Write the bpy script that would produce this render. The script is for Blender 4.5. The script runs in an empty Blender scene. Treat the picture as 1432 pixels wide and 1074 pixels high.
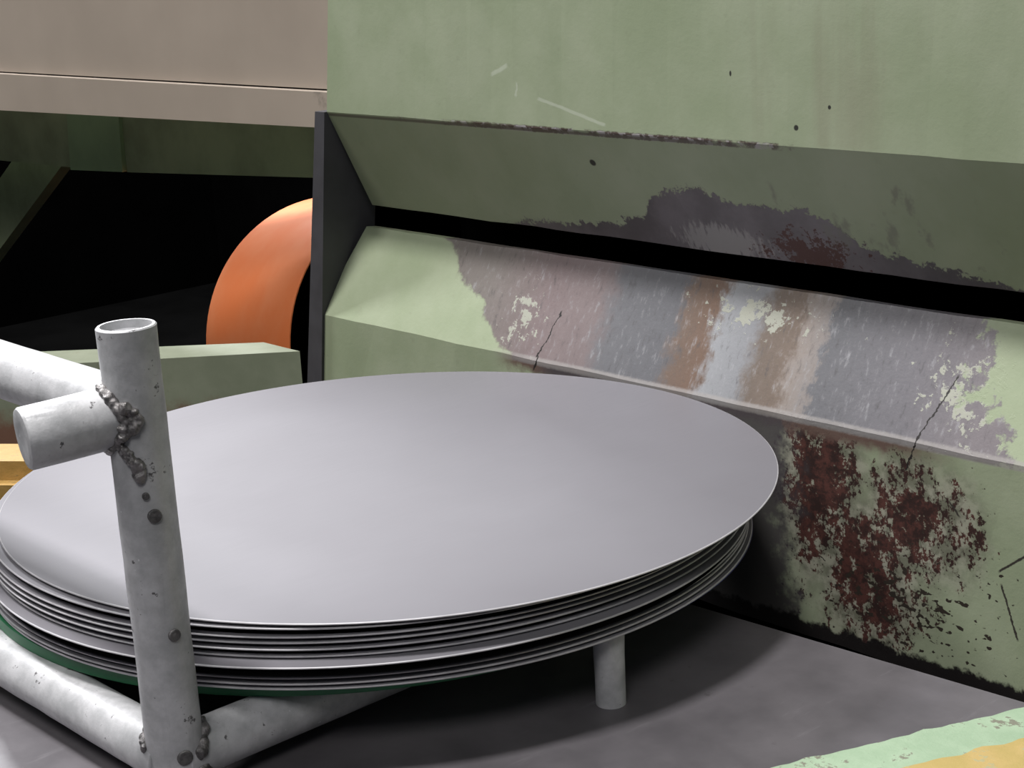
import bpy, bmesh, math, random
import numpy as np
from mathutils import Vector, Matrix, noise

random.seed(7)
SC = bpy.context.scene
COL = SC.collection

# ------------------------------------------------------------------ camera
FPX = 2383.0
RM = np.array([[0.6776, 0.7336, -0.0518], [0.1593, -0.2151, -0.9635], [-0.718, 0.6446, -0.2626]])
CAM = np.array([1.21674, -0.92723, 0.49315])
cam = bpy.data.cameras.new('camera')
cam.sensor_fit = 'HORIZONTAL'; cam.sensor_width = 36.0; cam.lens = 36.0 * FPX / 1432.0
cam.clip_start = 0.02
cam_o = bpy.data.objects.new('camera', cam); COL.objects.link(cam_o)
u, s_, vt = np.linalg.svd(RM); RM = u @ vt
m = Matrix.Identity(4)
for i in range(3):
    m[i][0] = RM[0][i]; m[i][1] = -RM[1][i]; m[i][2] = -RM[2][i]; m[i][3] = CAM[i]
cam_o.matrix_world = m
SC.camera = cam_o

# ------------------------------------------------------------------ light
w = bpy.data.worlds.new('hall'); SC.world = w; w.use_nodes = True
w.node_tree.nodes['Background'].inputs[0].default_value = (0.86, 0.90, 1.0, 1)
w.node_tree.nodes['Background'].inputs[1].default_value = 0.10

def area(name, loc, target, size, energy, color=(1, 1, 1)):
    l = bpy.data.lights.new(name, 'AREA'); l.shape = 'RECTANGLE'
    l.size, l.size_y = size; l.energy = energy; l.color = color
    o = bpy.data.objects.new(name, l); COL.objects.link(o)
    o.location = loc
    o.rotation_euler = (Vector(target) - Vector(loc)).to_track_quat('-Z', 'Y').to_euler()
    return o
area('hall_lamp_overhead', (-0.25, -1.25, 6.0), (0, 0.1, 0), (0.8, 0.6), 400, (1, 0.98, 0.97))
area('hall_lamp_side', (-5.0, -0.55, 4.3), (0, 0, 0), (0.7, 0.7), 400, (0.98, 0.98, 1.0))
area('hall_lamp_rear', (-3.6, 1.5, 2.6), (-1, 0.9, 0), (0.5, 0.5), 135, (0.97, 0.98, 1.0))
area('hall_lamp_front', (-2.0, -2.2, 3.5), (0, 0.2, 0.1), (1.0, 0.8), 62, (1, 0.985, 0.96))
area('fill_light_right', (2.4, -2.6, 3.6), (0, 0, 0.1), (1.6, 1.2), 66, (1, 0.985, 0.97))  # added fill for the camera-facing sides, no known lamp there

vs = SC.view_settings
vs.view_transform = 'Standard'; vs.look = 'None'; vs.gamma = 1.0; vs.use_curve_mapping = False
vs.exposure = -0.1

# ------------------------------------------------------------------ node helper
class G:
    def __init__(self, name):
        self.m = bpy.data.materials.new(name); self.m.use_nodes = True
        self.t = self.m.node_tree; self.b = self.t.nodes['Principled BSDF']
    def link(self, a, sock):
        if isinstance(a, V): self.t.links.new(a.s, sock)
        else: sock.default_value = a
    def math(self, op, *a):
        n = self.t.nodes.new('ShaderNodeMath'); n.operation = op
        for i, x in enumerate(a): self.link(x, n.inputs[i])
        return V(self, n.outputs[0])
    def pos(self):
        n = self.t.nodes.new('ShaderNodeNewGeometry'); return V(self, n.outputs['Position'])
    def obj(self):
        n = self.t.nodes.new('ShaderNodeTexCoord'); return V(self, n.outputs['Object'])
    def xyz(self, v):
        n = self.t.nodes.new('ShaderNodeSeparateXYZ'); self.link(v, n.inputs[0])
        return [V(self, o) for o in n.outputs]
    def comb(self, x, y, z):
        n = self.t.nodes.new('ShaderNodeCombineXYZ')
        for i, a in enumerate((x, y, z)): self.link(a, n.inputs[i])
        return V(self, n.outputs[0])
    def noise(self, v, scale, detail=4, rough=0.6, centred=True):
        n = self.t.nodes.new('ShaderNodeTexNoise'); self.link(v, n.inputs['Vector'])
        n.inputs['Scale'].default_value = scale; n.inputs['Detail'].default_value = detail
        n.inputs['Roughness'].default_value = rough
        o = V(self, n.outputs['Fac'])
        return o - 0.5 if centred else o
    def scale(self, v, s):
        n = self.t.nodes.new('ShaderNodeVectorMath'); n.operation = 'MULTIPLY'
        self.link(v, n.inputs[0]); n.inputs[1].default_value = s
        return V(self, n.outputs[0])
    def step(self, a, lo, hi):
        n = self.t.nodes.new('ShaderNodeMapRange'); n.interpolation_type = 'SMOOTHSTEP'
        self.link(a, n.inputs[0]); n.inputs[1].default_value = lo; n.inputs[2].default_value = hi
        if lo > hi:
            n.inputs[1].default_value = hi; n.inputs[2].default_value = lo
            n.inputs[3].default_value = 1; n.inputs[4].default_value = 0
        return V(self, n.outputs[0])
    def mix(self, f, a, b):
        n = self.t.nodes.new('ShaderNodeMix'); n.data_type = 'RGBA'
        self.link(f, n.inputs[0])
        for x, i in ((a, 6), (b, 7)):
            self.link(x if isinstance(x, V) else (*x, 1), n.inputs[i])
        return V(self, n.outputs[2])
    def ramp(self, f, stops, interp='LINEAR'):
        n = self.t.nodes.new('ShaderNodeValToRGB'); self.link(f, n.inputs[0])
        e = n.color_ramp.elements; n.color_ramp.interpolation = interp
        while len(e) < len(stops): e.new(1.0)
        for k, (p, c) in enumerate(stops):
            e[k].position = p; e[k].color = (*c, 1) if isinstance(c, tuple) else (c, c, c, 1)
        return V(self, n.outputs[0])
    def bump(self, h, strength=0.3, dist=0.002):
        n = self.t.nodes.new('ShaderNodeBump'); self.link(h, n.inputs['Height'])
        n.inputs['Strength'].default_value = strength; n.inputs['Distance'].default_value = dist
        self.t.links.new(n.outputs[0], self.b.inputs['Normal'])
    def out(self, color=None, rough=None, metal=None, spec=None):
        if color is not None: self.link(color if isinstance(color, V) else (*color, 1), self.b.inputs['Base Color'])
        if rough is not None: self.link(rough, self.b.inputs['Roughness'])
        if metal is not None: self.link(metal, self.b.inputs['Metallic'])
        if spec is not None: self.link(spec, self.b.inputs['Specular IOR Level'])
        return self.m
class V:
    def __init__(self, g, s): self.g, self.s = g, s
    def __add__(self, o): return self.g.math('ADD', self, o)
    __radd__ = __add__
    def __sub__(self, o): return self.g.math('SUBTRACT', self, o)
    def __rsub__(self, o): return self.g.math('SUBTRACT', o, self)
    def __mul__(self, o): return self.g.math('MULTIPLY', self, o)
    __rmul__ = __mul__
    def __abs__(self): return self.g.math('ABSOLUTE', self)
    def max(self, o): return self.g.math('MAXIMUM', self, o)
    def min(self, o): return self.g.math('MINIMUM', self, o)

def blob(g, x, z, cx, cz, rx, rz):
    a = (x - cx) * (1 / rx); b = (z - cz) * (1 / rz)
    return g.math('SQRT', a * a + b * b)          # 1 on the ellipse
def segment(g, x, z, a, b, wdt):
    dx, dz = b[0] - a[0], b[1] - a[1]; L = math.hypot(dx, dz)
    t = ((x - a[0]) * (dx / L) + (z - a[1]) * (dz / L))
    d = abs((x - a[0]) * (-dz / L) + (z - a[1]) * (dx / L))
    return g.step(d, wdt, wdt * 0.4) * g.step(t, -0.002, 0.002) * g.step(t, L + 0.002, L - 0.002)

GREEN = (0.295, 0.365, 0.235)

def paint_base(g, p):
    n1 = g.noise(p, 7, 5); n2 = g.noise(p, 60, 4)
    c = g.mix(g.step(n1, -0.2, 0.25), (0.265, 0.312, 0.2), (0.335, 0.375, 0.262))
    return g.mix(g.step(n2, 0.1, 0.3) * 0.25, c, (0.2, 0.22, 0.15))

def mat_lower_jaw():
    g = G('worn green paint, lower jaw'); p = g.pos(); x, y, z = g.xyz(p)
    n_big = g.noise(p, 16, 5); n_mid = g.noise(p, 55, 6, 0.65); n_fine = g.noise(p, 220, 4, 0.7)
    st = g.noise(g.scale(p, (1, .35, .35)), 160, 4, .7)         # streaks running down the slope
    col = paint_base(g, p)
    slope = g.step(z, -0.001, 0.003)
    # grime and rust on the upright face
    d1 = blob(g, x, z, .335, -.075, .06, .055); d2 = blob(g, x, z, .28, -.14, .055, .085); d3 = blob(g, x, z, .225, -.06, .05, .1)
    xx = g.noise(g.scale(p, (1.3, 1, .9)), 64, 7, .75)
    rust = g.step(d1.min(d2).min(d3) + xx * 5.0 + n_big * 2.2 + n_fine * 2.2, .86, .66) * (1 - slope)
    redc = g.mix(g.step(n_mid + n_fine * .5, -.15, .15), (.035, .02, .018), (.095, .038, .031))
    scale_c = g.mix(g.step(n_mid, -.1, .12), (.11, .10, .08), (.33, .31, .26))
    near = g.step(d1.min(d2).min(d3) + n_big * 1.5, 1.6, .8) * (1 - slope)
    col = g.mix(near * .75, col, scale_c)
    col = g.mix(rust, col, redc)
    pits = g.step(g.noise(g.scale(p, (1, 1, 1.6)), 95, 2, .5) - (blob(g, x, z, .33, -.165, .1, .05)) * .12, .03, .06) * (1 - slope)
    col = g.mix(pits, col, (.035, .028, .022))
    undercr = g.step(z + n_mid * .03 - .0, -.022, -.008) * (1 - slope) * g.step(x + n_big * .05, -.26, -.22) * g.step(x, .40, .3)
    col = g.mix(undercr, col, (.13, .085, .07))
    worn = g.step(x + n_big * .09 + n_mid * .08, .20, .165) * g.step(x + n_big * .06, -.2, -.15) * (1 - slope)  # upright face turns darker grey left of the rust
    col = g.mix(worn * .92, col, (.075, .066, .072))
    scr = segment(g, x + n_fine * .004, z, (.425, -.106), (.452, -.084), .0016).max(segment(g, x + n_fine * .004, z, (.428, -.118), (.446, -.168), .0014)).max(segment(g, x + n_fine * .006, z, (.372, -.05), (.383, -.062), .0015))
    col = g.mix(scr, col, (.04, .035, .03))
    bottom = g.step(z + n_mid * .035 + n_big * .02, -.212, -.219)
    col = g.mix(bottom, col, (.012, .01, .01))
    # bare worn metal on the sloping face
    left = g.step(x + z * 1.45 + n_big * .10 + n_mid * .04, -.245, -.232)
    right = g.step(x + n_big * .22 + n_mid * .12 + z * .5, .43, .415)
    bare = left * right * g.step(z, -.006, -.003)
    t = (x + .32 + st * .03 + n_mid * .05) * (1 / .76)
    S = lambda v: max(0, min(1, (v + .32) / .76))
    bc = g.ramp(t, [(S(-.30), (.27, .24, .22)), (S(-.20), (.30, .235, .235)), (S(-.115), (.29, .235, .235)), (S(-.085), (.205, .205, .22)),
                    (S(.0), (.18, .18, .195)), (S(.018), (.22, .155, .12)), (S(.05), (.225, .145, .105)), (S(.066), (.40, .41, .43)),
                    (S(.105), (.34, .345, .365)), (S(.125), (.21, .165, .135)), (S(.16), (.235, .18, .145)), (S(.172), (.36, .31, .28)),
                    (S(.196), (.34, .305, .29)), (S(.203), (.185, .185, .2)), (S(.31), (.225, .215, .235)), (S(.40), (.27, .24, .255))])
    bc = g.mix(.34, bc, (0, 0, 0))
    bc = g.mix(g.step(st, .04, .25) * .5, bc, (.36, .36, .375))
    bc = g.mix(g.step(st, -.04, -.25) * .6, bc, (.07, .065, .068))
    flk = g.step(n_mid + g.noise(p, 130, 4, .7) * .8, .17, .22) * (blob(g, x, z, -.225, .04, .05, .06).min(blob(g, x, z, .11, .085, .11, .03)).min(blob(g, x, z, .36, .05, .08, .06)))
    flk = g.step(n_mid + g.noise(p, 130, 4, .7) * .8 - .25 * (blob(g, x, z, -.225, .04, .045, .06).min(blob(g, x, z, .11, .085, .11, .03)).min(blob(g, x, z, .37, .05, .06, .06)) - .75), .12, .17)
    bc = g.mix(flk, bc, (.34, .345, .29))
    col = g.mix(bare, col, bc)
    # bare metal along the crease
    cr = g.step(abs(z + .001 + n_fine * .003), .006, .003) * g.step(x + n_big * .06, -.27, -.2)
    col = g.mix(cr * .7, col, (.33, .31, .30))
    wob = g.noise(p, 90, 3) * .012
    sc = segment(g, x + wob, z, (-.168, .055), (-.190, -.012), .0013).max(segment(g, x + wob, z, (.357, .062), (.322, -.03), .0014))
    col = g.mix(sc, col, (.02, .017, .016))
    g.bump(n_fine * .4 + n_mid * .4 + bare * .4 + rust * -.5 + flk * .5, .28, .0010)
    metal = bare * (1 - flk) * .15
    return g.out(col, g.math('ADD', .5, bare * -.06) + n_mid * .3, metal, .35)

def mat_upper_jaw():
    g = G('worn green paint, upper jaw'); p = g.pos(); x, y, z = g.xyz(p)
    n_big = g.noise(p, 16, 5); n_mid = g.noise(p, 55, 6, 0.65); n_fine = g.noise(p, 220, 4, 0.7)
    col = paint_base(g, p)
    face = g.step(z, .268, .274)
    # faint run-down stains on the upright face
    runs = g.noise(g.scale(p, (1, 1, .07)), 26, 3)
    st = g.step(runs + .25 * (1 - blob(g, x, z, .27, .32, .13, .16)), .08, .35) * face
    col = g.mix(st * .45, col, (.24, .235, .165))
    # bare grey metal climbing from the lip
    t = (x + .34 + n_big * .03) * (1 / .78)
    S = lambda v: (v + .34) / .78
    Z = lambda v: (v - .12) / .12
    zb = g.ramp(t, [(S(-.33), Z(.136)), (S(-.255), Z(.150)), (S(-.10), Z(.162)), (S(-.05), Z(.178)), (S(-.03), Z(.2)), (S(.035), Z(.217)),
                    (S(.09), Z(.203)), (S(.18), Z(.204)), (S(.225), Z(.193)), (S(.24), Z(.170)), (S(.31), Z(.160)), (S(.40), Z(.147))])
    zz = (z - .12) * (1 / .12) + n_mid * .28 + n_fine * .1
    d = zb - zz
    bare = g.step(d, 0, .03) * (1 - face)
    bc = g.mix(g.step(n_big, -.15, .2), (.115, .105, .11), (.17, .155, .165))
    sh = g.step(blob(g, x, z, .055, .155, .07, .022) + g.noise(g.scale(p, (1, .3, .3)), 200, 4) * 2, 1.0, .6)
    bc = g.mix(sh, bc, (.27, .26, .255))
    rd = g.step(blob(g, x, z, .17, .155, .055, .02) + n_mid * 3.6 + n_fine * 2, .9, .6)
    bc = g.mix(rd, bc, (.07, .028, .022))
    col = g.mix(bare, col, bc)
    # smears below the crease
    smear = g.step(g.noise(g.scale(p, (1.0, 1, .5)), 30, 5, .6) - .12 * blob(g, x, z, .26, .19, .16, .05), .02, .12) * (1 - face)
    col = g.mix(smear * .55, col, (.15, .15, .125))
    # chipped crease
    cm = g.step(abs(z - .268 + n_fine * .004), .0042, .0026) * g.step(x + n_mid * .5, -.40, -.2) * g.step(x + n_mid * .5, .2, .1) * g.step(n_big, -.12, -.06)
    cc = g.mix(g.step(g.noise(p, 90, 4), -.02, .06), (.09, .065, .055), (.33, .31, .31))
    col = g.mix(cm, col, cc)
    line = g.step(abs(z - .2665), .0022, .0012) * g.step(x, .15, .05)
    col = g.mix(line * .8, col, (.10, .09, .07))
    w2 = g.noise(p, 70, 3) * .01
    pale = segment(g, x + w2, z, (-.235, .326), (-.207, .337), .0035).max(segment(g, x + w2, z, (-.196, .303), (-.194, .318), .002)).max(segment(g, x + w2, z, (-.16, .302), (-.06, .278), .0025))
    col = g.mix(pale * .6, col, (.46, .50, .40))
    dots = g.step(blob(g, x, z, .235, .309, .002, .0022).min(blob(g, x, z, .196, .288, .003, .003)).min(blob(g, x, z, -.097, .233, .005, .004)).min(blob(g, x, z, .116, .337, .0014, .003)), 1.1, .7)
    col = g.mix(dots, col, (.03, .03, .025))
    g.bump(n_mid * .4 + n_fine * .25 + bare * -.5 + cm * -.5, .3, .0012)
    return g.out(col, g.math('ADD', .45, bare * -.08) + n_mid * .2, bare * .3)

def mat_simple(name, c, rough=.5, metal=0., var=.12, scale=30, bump=.15, dark=None, dark_amt=0., spec=.5):
    g = G(name); p = g.obj()
    n = g.noise(p, scale, 5); n2 = g.noise(p, scale * 5, 4, .7)
    a = tuple(v * (1 - var) for v in c); b = tuple(min(1, v * (1 + var)) for v in c)
    col = g.mix(g.step(n, -.2, .2), a, b)
    if dark: col = g.mix(g.step(n + n2 * .6, .22 - dark_amt, .30 - dark_amt), col, dark)
    g.bump(n2, bump, .001)
    return g.out(col, g.math('ADD', n * .2, rough), metal, spec)

def mat_disc():
    g = G('satin sheet aluminium'); p = g.obj()
    n = g.noise(p, 5, 3); n2 = g.noise(g.scale(p, (1, .05, 1)), 420, 3)
    col = g.mix(g.step(n, -.25, .25), (.170, .164, .182), (.182, .176, .195))
    g.bump(n2, .02, .0003)
    return g.out(col, g.math('ADD', .58, n2 * .08), .08, .35)

def mat_tube():
    g = G('scuffed galvanised tube'); p = g.obj()
    n = g.noise(p, 34, 6, .65); n2 = g.noise(p, 130, 5, .7); n3 = g.noise(g.scale(p, (1, 1, .12)), 90, 4)
    col = g.mix(g.step(n, -.2, .2), (.38, .385, .395), (.57, .57, .585))
    col = g.mix(g.step(n3, .08, .3) * .5, col, (.30, .30, .31))
    col = g.mix(g.step(n2 + n * .6, .165, .22), col, (.12, .115, .12))
    col = g.mix(g.step(n2 + n3 * .4, -.2, -.27), col, (.75, .76, .78))
    g.bump(n2 + n * .8, .25, .0012)
    return g.out(col, g.math('ADD', .45, n2 * .3), .12)

def mat_table():
    g = G('rubbed steel bed'); p = g.pos(); x, y, z = g.xyz(p)
    n = g.noise(p, 9, 5); n2 = g.noise(g.scale(p, (1, .12, 1)), 75, 5, .7); n3 = g.noise(p, 60, 5)
    col = g.mix(g.step(n, -.2, .2), (.092, .086, .093), (.14, .13, .14))
    col = g.mix(g.step(n2, .1, .3) * .5, col, (.24, .23, .245))
    col = g.mix(g.step(n3 + n * .6, .2, .3) * .7, col, (.07, .065, .065))
    g.bump(n2 * .6 + n3 * .4, .15, .0008)
    return g.out(col, g.math('ADD', .45, n3 * .2), .15, .4)

def mat_orange():
    g = G('orange paint'); p = g.obj(); x, y, z = g.xyz(p)
    n = g.noise(p, 9, 4); n2 = g.noise(g.scale(p, (1, 1, .25)), 40, 4)
    col = g.mix(g.step(n, -.2, .2), (.95, .25, .08), (.97, .31, .13))
    # grey rubbed patch on the rim by the beam
    rub = g.step(z + n2 * .05, .055, .018) * g.step(y + n2 * .1, .04, .0)
    col = g.mix(rub * .0, col, (.25, .22, .22))
    return g.out(col, .5, 0)

def mat_chipped(name, a, b, dirt):
    g = G(name); p = g.pos()
    n = g.noise(p, 40, 5); n2 = g.noise(p, 150, 5, .7)
    col = g.mix(g.step(n, -.2, .2), a, b)
    col = g.mix(g.step(n2 + n, .13, .2), col, dirt)
    g.bump(n2 + n, .4, .0015)
    return g.out(col, .55, 0)

def mat_box_beam():
    g = G('faded green box beam'); p = g.pos(); x, y, z = g.xyz(p)
    n = g.noise(p, 14, 5); n2 = g.noise(p, 60, 5, .7)
    col = g.mix(g.step(n, -.2, .2), (.19, .212, .148), (.235, .257, .187))
    col = g.mix(g.step(n2 + n, .2, .32) * .5, col, (.17, .16, .1))
    rust = g.step(z + n2 * .06, -.20, -.24)
    col = g.mix(rust, col, (.17, .09, .06))
    g.bump(n2, .2, .001)
    return g.out(col, .5, 0)

M = dict(lower=mat_lower_jaw(), upper=mat_upper_jaw(), disc=mat_disc(), tube=mat_tube(), table=mat_table(),
         cut_edge=mat_simple('bright cut edge', (.46, .45, .47), .4, .1, .12, 40, .05),
         orange=mat_orange(), boxbeam=mat_box_beam(),
         black=mat_simple('painted shade black', (.0015, .0015, .0015), 1, 0, .2, 10, 0, spec=0.),  # near-black colour stands in for deep shade in and under things
         under=mat_simple('added gap shade black', (.004, .004, .004), .8, 0, .2, 10, 0, spec=0.),  # black stands in for shade between the discs
         weld=mat_simple('burnt weld metal', (.2, .19, .19), .28, .7, .5, 120, .8),
         spot=mat_simple('dark tack spot', (.13, .125, .125), .5, .4, .4, 150, .6),
         green_plate=mat_simple('dark green coated plate', (.012, .13, .05), .4, 0, .15, 20, .1),
         blue=mat_simple('blue film', (.03, .035, .22), .35, 0, .1, 20, 0),
         beige=mat_simple('beige enamel', (.285, .24, .198), .5, 0, .05, 4, .05, (.2, .17, .14), -.06),
         dkgreen=mat_simple('old dark green paint', (.30, .355, .215), .6, 0, .2, 8, .15),
         gusset=mat_simple('brighter green paint', (.30, .42, .24), .55, 0, .12, 8, .1),
         sideplate=mat_simple('dark grey steel plate', (.05, .049, .055), .55, .1, .15, 20, .1),
         yellow=mat_chipped('yellow ochre paint', (.38, .235, .065), (.46, .28, .085), (.30, .2, .08)),
         rail_yellow=mat_chipped('chipped yellow paint', (.37, .28, .095), (.43, .31, .12), (.34, .31, .17)),
         mint=mat_chipped('chipped mint paint', (.255, .35, .235), (.30, .395, .275), (.17, .17, .13)),
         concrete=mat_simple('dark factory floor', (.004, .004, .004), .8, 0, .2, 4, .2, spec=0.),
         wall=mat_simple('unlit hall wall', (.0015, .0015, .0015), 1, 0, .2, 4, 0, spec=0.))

# ------------------------------------------------------------------ mesh helpers
def link(name, bm, mats, parent=None, smooth=False, bevel=0, seg=2):
    if bevel:
        es = [e for e in bm.edges if len(e.link_faces) == 2 and e.calc_face_angle(0) > 0.35]
        bmesh.ops.bevel(bm, geom=es, offset=bevel, segments=seg, affect='EDGES', profile=.5, clamp_overlap=True)
    bmesh.ops.recalc_face_normals(bm, faces=bm.faces)
    me = bpy.data.meshes.new(name); bm.to_mesh(me); bm.free()
    for mm in (mats if isinstance(mats, (list, tuple)) else [mats]): me.materials.append(M[mm])
    if smooth:
        for p_ in me.polygons: p_.use_smooth = True
        if smooth != 'all':
            me.set_sharp_from_angle(angle=math.radians(35))
    o = bpy.data.objects.new(name, me); COL.objects.link(o)
    if parent: o.parent = parent
    return o
def tag(o, label, cat, group=None):
    o['label'] = label; o['category'] = cat
    if group: o['group'] = group
    return o
def struct(o):
    o['kind'] = 'structure'; return o
def empty(name, loc=(0, 0, 0)):
    o = bpy.data.objects.new(name, None); COL.objects.link(o); o.location = loc; o.empty_display_size = .05
    return o
def poly_prism(bm, ring_a, ring_b):
    a = [bm.verts.new(p) for p in ring_a]; b = [bm.verts.new(p) for p in ring_b]
    n = len(a)
    for i in range(n): bm.faces.new((a[i], a[(i + 1) % n], b[(i + 1) % n], b[i]))
    bm.faces.new(a); bm.faces.new(b[::-1])
def box(bm, lo, hi):
    (x0, y0, z0), (x1, y1, z1) = lo, hi
    poly_prism(bm, [(x0, y0, z0), (x1, y0, z0), (x1, y1, z0), (x0, y1, z0)], [(x0, y0, z1), (x1, y0, z1), (x1, y1, z1), (x0, y1, z1)])
def frame(d):
    d = Vector(d).normalized(); h = Vector((0, 0, 1)) if abs(d.z) < .9 else Vector((0, 1, 0))
    a = d.cross(h).normalized(); return a, d.cross(a).normalized()
def revolve(bm, p0, axis, prof, n=48):
    """prof: list of (t along axis, radius); closed lathe without caps unless radius 0"""
    axis = Vector(axis).normalized(); a, b = frame(axis); p0 = Vector(p0); rings = []
    for t, r in prof:
        c = p0 + axis * t
        if r < 1e-6: rings.append([bm.verts.new(c)])
        else: rings.append([bm.verts.new(c + (a * math.cos(k * 2 * math.pi / n) + b * math.sin(k * 2 * math.pi / n)) * r) for k in range(n)])
    for r0, r1 in zip(rings, rings[1:]):
        for k in range(n):
            k2 = (k + 1) % n
            if len(r0) == 1 and len(r1) == 1: continue
            if len(r0) == 1: bm.faces.new((r0[0], r1[k2], r1[k]))
            elif len(r1) == 1: bm.faces.new((r0[k], r0[k2], r1[0]))
            else: bm.faces.new((r0[k], r0[k2], r1[k2], r1[k]))
    return rings

# ------------------------------------------------------------------ the hall
T = -0.118                                   # top of the steel bed
FL = -0.95
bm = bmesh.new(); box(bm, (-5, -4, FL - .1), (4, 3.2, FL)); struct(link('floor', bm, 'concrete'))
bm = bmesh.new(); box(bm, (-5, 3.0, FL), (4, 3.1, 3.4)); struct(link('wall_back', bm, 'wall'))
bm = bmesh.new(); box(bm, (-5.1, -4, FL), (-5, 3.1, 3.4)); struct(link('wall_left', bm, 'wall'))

# ------------------------------------------------------------------ press
XR = 1.0
def jaw(name, prof, left, mat):
    """prof (y,z); left(y,z)->x of the left end; lengthwise cuts keep the long edges slightly uneven"""
    bm = bmesh.new(); n = 40; rings = []
    for i in range(n + 1):
        t = i / n; ring = []
        for j, (y, z) in enumerate(prof):
            x = left(y, z) * (1 - t) + XR * t
            k = .0012 * noise.noise(Vector((x * 14, j * 3.1, 0))) if 0 < i < n else 0
            ring.append(bm.verts.new((x, y + k, z + k * .8)))
        rings.append(ring)
    m_ = len(prof)
    for a, b in zip(rings, rings[1:]):
        for j in range(m_): bm.faces.new((a[j], a[(j + 1) % m_], b[(j + 1) % m_], b[j]))
    bm.faces.new(rings[0]); bm.faces.new(rings[-1][::-1])
    return bm
press = empty('metal_press', (0.2, .5, FL))
inv = Matrix.Translation(-press.location)
def press_part(name, bm, mat, **k):
    bm.transform(inv); return link(name, bm, mat, press, **k)
tag(press, 'green painted press with two worn jaws standing open behind the disc stack', 'press')
lx = lambda z: -.61 + .3 * z + .03 * max(0, z) 
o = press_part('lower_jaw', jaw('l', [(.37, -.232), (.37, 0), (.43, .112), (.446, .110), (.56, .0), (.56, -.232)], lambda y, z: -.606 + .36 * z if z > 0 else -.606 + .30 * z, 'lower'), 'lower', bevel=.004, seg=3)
o['label'] = 'lower jaw with paint worn to bare rusty metal'
o = press_part('upper_jaw', jaw('u', [(.37, .95), (.37, .27), (.43, .142), (.446, .142), (.60, .24), (.60, .95)], lambda y, z: -.552 + .15 * (z - .27) if y < .4 else -.55, 'upper'), 'upper', bevel=.003, seg=3)
o['label'] = 'upper jaw with grey bare patch along its lip'
bm = bmesh.new()
poly_prism(bm, [(-.572, .366, .27), (-.552, .366, .27), (-.628, .366, -.232), (-.665, .366, -.232)], [(-.572, .452, .27), (-.552, .452, .27), (-.628, .452, -.232), (-.665, .452, -.232)])
press_part('side_plate', bm, 'sideplate', bevel=.0015)['label'] = 'dark grey steel end plate of the jaws'
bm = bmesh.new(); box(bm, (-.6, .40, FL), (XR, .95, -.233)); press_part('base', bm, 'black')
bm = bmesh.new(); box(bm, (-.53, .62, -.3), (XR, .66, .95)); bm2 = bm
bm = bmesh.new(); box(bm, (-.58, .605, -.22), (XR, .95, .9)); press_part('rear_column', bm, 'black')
bm2.free()

# beige guard left of the upper jaw: panel + folded lip
guard = empty('guard_panel', (-1.2, .55, .2)); gi = Matrix.Translation(-guard.location)
tag(guard, 'beige sheet-metal guard with a folded lower lip beside the upper jaw', 'guard')
def gpart(name, bm, mat, **k):
    bm.transform(gi); return link(name, bm, mat, guard, **k)
bm = bmesh.new()
poly_prism(bm, [(-2.9, .552, .266), (-.565, .552, .272), (-.565, .552, .8), (-2.9, .552, .8)], [(-2.9, .60, .266), (-.565, .60, .272), (-.565, .60, .8), (-2.9, .60, .8)])
gpart('panel', bm, 'beige', bevel=.002)
bm = bmesh.new()
poly_prism(bm, [(-2.9, .537, .178), (-.565, .537, .222), (-.565, .537, .2695), (-2.9, .537, .2635)], [(-2.9, .60, .178), (-.565, .60, .222), (-.565, .60, .2695), (-2.9, .60, .2635)])
gpart('folded_lip', bm, 'beige', bevel=.008, seg=5)

# dark green beam and its brace beneath the guard
beam = empty('cross_beam', (-1.5, .75, .1)); bi = Matrix.Translation(-beam.location)
tag(beam, 'dark green steel cross beam in shadow beneath the beige guard', 'beam')
def bpart(name, bm, mat, **k):
    bm.transform(bi); return link(name, bm, mat, beam, **k)
bm = bmesh.new(); poly_prism(bm, [(-1.65, .70, .071), (-.62, .70, .128), (-.62, .70, .30), (-1.65, .70, .30)], [(-1.65, .82, .071), (-.62, .82, .128), (-.62, .82, .30), (-1.65, .82, .30)])
bpart('web', bm, 'dkgreen', bevel=.003)
bm = bmesh.new(); poly_prism(bm, [(-3.2, .735, .03), (-1.86, .735, .058), (-1.86, .735, .3), (-3.2, .735, .3)], [(-3.2, .82, .03), (-1.86, .82, .058), (-1.86, .82, .3), (-3.2, .82, .3)])
bpart('web', bm, 'dkgreen', bevel=.003)
bm = bmesh.new(); poly_prism(bm, [(-1.857, .693, .062), (-1.655, .693, .072), (-1.637, .693, .28), (-1.835, .693, .28)], [(-1.857, .82, .062), (-1.655, .82, .072), (-1.637, .82, .28), (-1.835, .82, .28)])
bpart('gusset_plate', bm, 'gusset', bevel=.003)
bm = bmesh.new(); poly_prism(bm, [(-2.43, .88, .05), (-2.20, .88, .05), (-3.0, .88, -.45), (-3.23, .88, -.45)], [(-2.43, .91, .05), (-2.20, .91, .05), (-3.0, .91, -.45), (-3.23, .91, -.45)])
bpart('brace', bm, 'dkgreen', bevel=.004)

bm = bmesh.new(); box(bm, (-3.2, .735, FL), (-3.05, .82, .05)); bpart('column', bm, 'dkgreen', bevel=.004)

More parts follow.
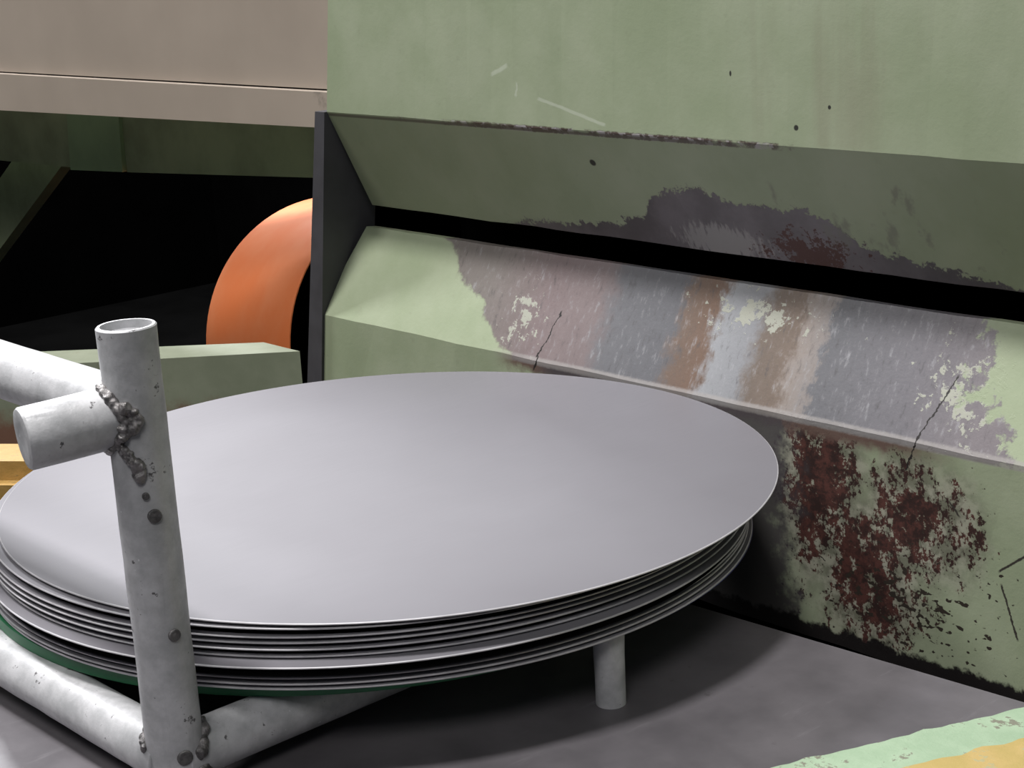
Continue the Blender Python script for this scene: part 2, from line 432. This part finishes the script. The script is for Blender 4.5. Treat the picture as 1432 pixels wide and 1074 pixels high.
# orange drum
def ray(px, py):
    q = np.array([(px - 716) / FPX, (py - 537) / FPX, 1.0]); return RM.T @ q
A = CAM + ray(598, 477) * 3.1; B = CAM + ray(480, 475) * 3.42
ax = Vector(B - A); L = ax.length
bm = bmesh.new()
rn, rf = .272, .288
prof = [(0.012, rn - .006), (0, rn - .004), (0, rn - .002), (.006, rn), (L * .5, (rn + rf) / 2), (L, rf), (L, rf - .02)]
revolve(bm, (0, 0, 0), ax, prof, 96)
drum = empty('drum', tuple(A)); tag(drum, 'orange painted round drum standing behind the green box beam', 'drum')
link('shell', bm, 'orange', drum, smooth=True)
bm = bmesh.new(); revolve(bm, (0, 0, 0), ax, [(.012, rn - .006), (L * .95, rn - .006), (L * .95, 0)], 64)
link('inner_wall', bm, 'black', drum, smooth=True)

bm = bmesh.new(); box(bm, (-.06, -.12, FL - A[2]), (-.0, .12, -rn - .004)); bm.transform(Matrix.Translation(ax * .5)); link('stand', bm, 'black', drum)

# green box beam in front of the drum
bz = -.1366
bm = bmesh.new()
top = [(-1.60, -.21), (-.918, .55), (-1.016, .55), (-1.70, -.135)]
poly_prism(bm, [(x, y, bz) for x, y in top], [(x, y, bz - .125) for x, y in top])
c = Vector((-1.3, .2, bz - .125)); bm.transform(Matrix.Translation(-c))
o = link('box_beam', bm, 'boxbeam', bevel=.004, seg=3); o.location = c
tag(o, 'pale green steel box beam lying behind the disc stack, below the orange drum', 'beam')

beamo = o
for x, y in ((-1.08, .40), (-1.55, -.13)):
    bm = bmesh.new(); box(bm, (x - .04, y - .04, FL), (x + .04, y + .04, bz - .125)); bm.transform(Matrix.Translation(-c))
    link('support_post', bm, 'black', beamo)

# yellow rails at the far left
def bar_between(a, b, wdt, hgt):
    a, b = Vector(a), Vector(b); d = (b - a).normalized(); s = Vector((-d.y, d.x, 0)) * wdt
    bm = bmesh.new(); poly_prism(bm, [a, b, b + s, a + s], [p_ - Vector((0, 0, hgt)) for p_ in (a, b, b + s, a + s)]); return bm
for k, (dz, shift, lab) in enumerate([(0, 0, 'yellow painted rail behind the disc stack, upper of two'), (-.0262, .014, 'yellow painted rail behind the disc stack, lower of two')]):
    bm = bar_between((-.806 - .20 + shift, -.010 - .157 - shift, -.15 + dz), (-.771 + .15 + shift, .017 + .118 - shift, -.15 + dz), .075, .026)
    c = Vector((-.79, 0, -.15 + dz - .026)); bm.transform(Matrix.Translation(-c))
    o = link('yellow_rail', bm, 'yellow', bevel=.003); o.location = c
    tag(o, lab, 'rail', 'yellow rails behind the stack')
    if k:
        for q in ((-.93, -.11), (-.66, .10)):
            bm = bmesh.new(); box(bm, (q[0] - .025, q[1] - .025, FL), (q[0] + .025, q[1] + .025, -.15 + dz - .026)); bm.transform(Matrix.Translation(-c))
            link('support_post', bm, 'black', o)

# ------------------------------------------------------------------ steel bed and its painted front rail
bed = empty('press_bed', (0, -.3, FL)); bei = Matrix.Translation(-bed.location)
tag(bed, 'scratched grey steel bed plate under the rack', 'table')
bm = bmesh.new()
rg = [(-.54, -1.0), (.40, -1.0), (.48, -.07), (.585, .174), (-.40, .112)]
poly_prism(bm, [(x, y, T) for x, y in rg], [(x, y, T - .03) for x, y in rg]); bm.transform(bei)
link('bed_plate', bm, 'table', bed, bevel=.001)
for x0, y0 in ((-.46, -.95), (.3, -.95), (-.40, .0), (.40, .0)):
    bm = bmesh.new(); box(bm, (x0, y0, FL), (x0 + .06, y0 + .06, T - .03)); bm.transform(bei); link('leg', bm, 'black', bed, bevel=.002)

# ------------------------------------------------------------------ painted corner rail (bottom right)
ri = bei
def strip(pts_a, pts_b, z0a, z0b, thick, rag, seed):
    """a slab between two ground lines; edge a is ragged"""
    bm = bmesh.new(); n = 60; rows = []
    for i in range(n + 1):
        t = i / n
        a = Vector((*[pts_a[0][k] * (1 - t) + pts_a[1][k] * t for k in (0, 1)], z0a)); b = Vector((*[pts_b[0][k] * (1 - t) + pts_b[1][k] * t for k in (0, 1)], z0b))
        d = (a - b).normalized(); r = rag * (noise.noise(Vector((t * 22, seed, 0))) + .6 * noise.noise(Vector((t * 60, seed, 3))))
        a = a + d * r
        rows.append([bm.verts.new(a), bm.verts.new(b), bm.verts.new(b - Vector((0, 0, thick))), bm.verts.new(a - Vector((0, 0, thick)))])
    for p_, q in zip(rows, rows[1:]):
        for j in range(4): bm.faces.new((p_[j], p_[(j + 1) % 4], q[(j + 1) % 4], q[j]))
    bm.faces.new(rows[0]); bm.faces.new(rows[-1][::-1])
    bm.transform(ri); return bm
rail = link('painted_rail', strip([(.470, -.12), (.662, .348)], [(.66, -.15), (.80, .33)], T + .002, T + .002, .06, .001, 2), 'rail_yellow', bed)
rail['label'] = 'edge rail with chipped mint and yellow paint'
link('mint_paint_layer', strip([(.4735, -.10), (.640, .305)], [(.525, -.12), (.69, .28)], T + .0045, T + .0045, .002, .004, 5), 'mint', rail)['label'] = 'flaking mint green paint layer'
link('yellow_paint_layer', strip([(.514, -.12), (.682, .290)], [(.64, -.14), (.76, .26)], T + .0065, T + .0065, .002, .004, 9), 'rail_yellow', rail)['label'] = 'flaking yellow paint layer'

# ------------------------------------------------------------------ rack of welded tube
PX, PY, RT = .1934, -.3594, .0208
rack = empty('tube_rack', (PX, PY, T)); tag(rack, 'welded grey steel tube rack with corner post carrying the disc stack', 'rack')
rki = Matrix.Translation(-rack.location)
def rpart(name, bm, mat, **k):
    bm.transform(rki); return link(name, bm, mat, rack, **k)
def tube(p0, p1, r, cap0='open', cap1='open', n=40, wall=.0035, bumpy=.0004, seed=0):
    p0, p1 = Vector(p0), Vector(p1); ax = p1 - p0; L = ax.length
    prof = []
    if cap0 == 'open': prof += [(.006, 0), (.006, r - wall), (.0, r - wall + .0005), (0, r - .001), (.001, r)]
    else: prof += [(0, 0), (0, r)]
    k = max(2, int(L / .02))
    prof += [(L * i / k, r) for i in range(1, k)]
    if cap1 == 'open': prof += [(L - .001, r), (L, r - .001), (L, r - wall + .0005), (L - .006, r - wall), (L - .006, 0)]
    elif cap1 == 'closed': prof += [(L - .0025, r), (L - .0008, r - .0012), (L, r - .004), (L - .0008, r * .45), (L - .001, 0)]
    else: prof += [(L, r), (L, 0)]
    bm = bmesh.new(); revolve(bm, p0, ax, prof, n)
    for v in bm.verts:
        v.co += Vector((noise.noise(v.co * 30 + Vector((seed, 0, 0))), noise.noise(v.co * 30 + Vector((0, seed, 5))), 0)) * bumpy * 2
    return bm
ZT = T + .0065 + RT                          # axis of the base tubes
ZT = -.0868
rpart('post', tube((PX, PY, T), (PX - .002, PY, .239), RT, cap0='flat'), 'tube', smooth=True)
rpart('base_tube', tube((PX, PY - .002, ZT), (-.47, PY - .006, ZT), RT * 1.02, seed=3), 'tube', smooth=True)
rpart('base_tube', tube((PX, PY, ZT), (PX, .06, ZT), RT * 1.0, seed=5), 'tube', smooth=True)
rpart('base_tube', tube((-.30, PY, ZT), (-.30, .05, ZT), RT * 1.0, seed=8), 'tube', smooth=True)
rpart('base_tube', tube((-.31, -.01, ZT), (.24, -.01, ZT), RT * .9, seed=9), 'tube', smooth=True)
rpart('upper_tube', tube((PX - .006, PY - .002, .1765), (-.47, PY, .1765), RT * 1.05, seed=12), 'tube', smooth=True)
rpart('post', tube((-.44, PY, T), (-.44, PY, .239), RT, cap0='flat', seed=21), 'tube', smooth=True)
sd = Vector((-.217, -.95, -.06)).normalized()
s0 = Vector((PX - .006, PY, .176))
rpart('stub_tube', tube(s0, s0 + sd * .078, RT * 1.06, cap1='closed', seed=15), 'tube', smooth=True)
rpart('foot', tube((.327, -.040, T), (.327, -.040, -.0545), .0125, cap0='flat', cap1='flat', seed=18), 'tube', smooth=True)

def weld_part(bm):
    o = rpart('weld_bead', bm, 'weld', smooth='all')
    md = o.modifiers.new('fuse', 'REMESH'); md.mode = 'VOXEL'; md.voxel_size = .0007; md.use_smooth_shade = True
    return o
def weld(path, r, seed, drips=0):
    """string of overlapping lumpy beads"""
    rnd = random.Random(seed); bm = bmesh.new()
    for p_ in path:
        for _ in range(1):
            rr = r * rnd.uniform(.65, 1.3)
            mm = Matrix.Translation(Vector(p_) + Vector([rnd.uniform(-.2, .2) * r for _ in range(3)])) @ Matrix.Diagonal((rr * rnd.uniform(.8, 1.2), rr * rnd.uniform(.8, 1.2), rr * rnd.uniform(.7, 1.3), 1))
            g0 = bmesh.ops.create_icosphere(bm, subdivisions=2, radius=1, matrix=mm)
            for v in g0['verts']: v.co += (v.co - Vector(p_)) * .35 * noise.noise(v.co * 260)
    return bm
def joint_ring(c, d, r_branch, a0, a1, n):
    """points where a branch tube with direction d meets the upright post"""
    d = Vector(d).normalized(); a, b = frame(d); out = []
    for i in range(n):
        t = math.radians(a0 + (a1 - a0) * i / (n - 1))
        o_ = Vector(c) + (a * math.cos(t) + b * math.sin(t)) * r_branch
        if math.hypot(o_.x - PX, o_.y - PY) > RT * .97: continue
        # slide along d until at the post's surface
        lo, hi = 0, .08
        for _ in range(25):
            mid = (lo + hi) / 2; q = o_ + d * mid
            if math.hypot(q.x - PX, q.y - PY) < RT + .001: lo = mid
            else: hi = mid
        out.append(o_ + d * lo)
    return out
weld_part(weld(joint_ring(s0, sd, RT * 1.06, 0, 356, 90), .0036, 1))
cr_ = Vector((RM[0][0], RM[0][1], RM[0][2])); cf = Vector((RM[2][0], RM[2][1], 0)).normalized()
front = Vector((PX, PY, 0)) - cf * (RT + .0005)
rl = random.Random(5)
lumps = []
for k in range(34):                                   # run of molten metal down the post below the stub
    t = k / 33
    sx = -.004 + .006 * math.sin(t * 9) + rl.uniform(-.003, .003); zz = .186 - .050 * t
    c0 = Vector((PX, PY, zz)) - cf * math.sqrt(RT * RT - sx * sx) + cr_ * sx
    lumps.append(c0)
weld_part(weld(lumps, .0040, 2))
weld_part(weld(joint_ring((PX, PY, ZT), (0, 1, 0), RT, 0, 356, 80), .0042, 3))
weld_part(weld(joint_ring((PX, PY - .002, ZT), (-1, 0, 0), RT * 1.02, 0, 356, 80), .0032, 4))
weld_part(weld(joint_ring((PX, PY, .1765), (-1, 0, 0), RT * 1.05, 0, 356, 80), .0030, 5))
for sx, zz, r in ((.0085, .107, .0050), (.004, .122, .0026), (.0125, .0165, .0046), (.0105, -.079, .0058)):
    c0 = Vector((PX, PY, zz)) - cf * math.sqrt(RT * RT - sx * sx) + cr_ * sx
    nrm = (c0 - Vector((PX, PY, zz))); nrm.z = 0
    bm = bmesh.new(); revolve(bm, c0, nrm, [(-.002, r), (.0004, r), (.0010, r * .8), (.0003, r * .55), (.0009, r * .3), (.0009, 0)], 16)
    rpart('tack_spot', bm, 'spot', smooth='all')

# ------------------------------------------------------------------ stack of discs
R = .3585
tilt = Vector((0, 0))
def disc_mesh(boss, th=.0016):
    """thin sheet; underneath, set back from the edge, an added black pad that darkens the gap to the next disc"""
    bm = bmesh.new(); n = 192
    revolve(bm, (0, 0, 0), (0, 0, 1), [(0, 0), (0, R * .5), (0, R - .0009), (-.0003, R - .0003), (-.0007, R), (-th + .0004, R), (-th, R - .0004), (-th, R * .5), (-th, 0)], n)
    for fc in bm.faces:
        c = fc.calc_center_median()
        if math.hypot(c.x, c.y) > R - .0009 and abs(fc.normal.z) < .95: fc.material_index = 1
    return bm
def pad_mesh(h, th=.0016, r=.325):
    bm = bmesh.new(); revolve(bm, (0, 0, 0), (0, 0, 1), [(-th, 0), (-th, r), (-th - h, r), (-th - h, 0)], 96); return bm
#        z      dx     dy
lay = [(.0,     .004,  .005),
       (-.0036, -.002, -.005),
       (-.0108, -.004, -.012),
       (-.0156, -.005, -.013),
       (-.0208, -.004, -.014),
       (-.0266, -.003, -.013),
       (-.0296, .005, -.023),
       (-.0390, -.006, -.012),
       (-.0440, -.007, -.013),
       (-.0482, -.006, -.014),
       (-.0520, -.005, -.012)]
rs = [1, .990, .976, .974, .972, .970, .974, .978, .978, .979, .982]
words = ['topmost', 'second', 'third', 'fourth', 'fifth', 'sixth', 'seventh', 'eighth', 'ninth', 'tenth', 'lowest']
rot = Matrix(((1, 0, -tilt.x), (0, 1, -tilt.y), (tilt.x, tilt.y, 1)))
th = .0016
base_me = None
for i, (z, dx, dy) in enumerate(lay):
    if base_me is None:
        o = link('sheet', disc_mesh(0), ['disc', 'cut_edge'], smooth=True); base_me = o.data
    else:
        o = bpy.data.objects.new('sheet', base_me); COL.objects.link(o)
    e = empty('metal_disc')
    e.matrix_world = Matrix.Translation((dx, dy, z + tilt.x * dx + tilt.y * dy)) @ rot.to_4x4() @ Matrix.Diagonal((rs[i], rs[i], 1, 1))
    if i == 0: lab = 'thin round grey metal disc lying on top of the stack, satin face fully open'
    elif i == len(lay) - 1: lab = 'thin round grey metal disc at the bottom of the stack, blue film under its edge'
    else: lab = 'thin round grey metal disc, %s from the top of the stack' % words[i]
    if i == 6: lab = 'thin round grey metal disc, seventh from the top, its rim sticking out of the stack'
    tag(e, lab, 'disc', 'sheet metal discs in the stack')
    o.parent = e
    h = (z - th - lay[i + 1][0]) if i + 1 < len(lay) else .004
    if i == len(lay) - 1:
        bm = bmesh.new(); revolve(bm, (.006, .006, 0), (0, 0, 1), [(-th, 0), (-th, R - .008), (-th - .001, R - .008), (-th - .001, 0)], 160)
        link('blue_film', bm, 'blue', e, smooth=True)['label'] = 'blue protective film under the disc'
        h = 0
    if h > .0006:
        bm = pad_mesh(h, th, .3525); link('gap_shade_pad', bm, 'under', e)  # unseen pad, added to blacken the gap under the disc
bzp = lay[-1][0] - th - .001
bm = bmesh.new(); revolve(bm, (0, 0, 0), (0, 0, 1), [(0, 0), (0, .339), (-.001, .340), (-.0104, .340), (-.0114, .339), (-.0114, 0)], 128)
o = link('base_plate', bm, 'green_plate', smooth=True)
o.matrix_world = Matrix.Translation((-.022, -.023, bzp)) @ rot.to_4x4()
tag(o, 'dark green round base plate between the disc stack and the tubes', 'plate')
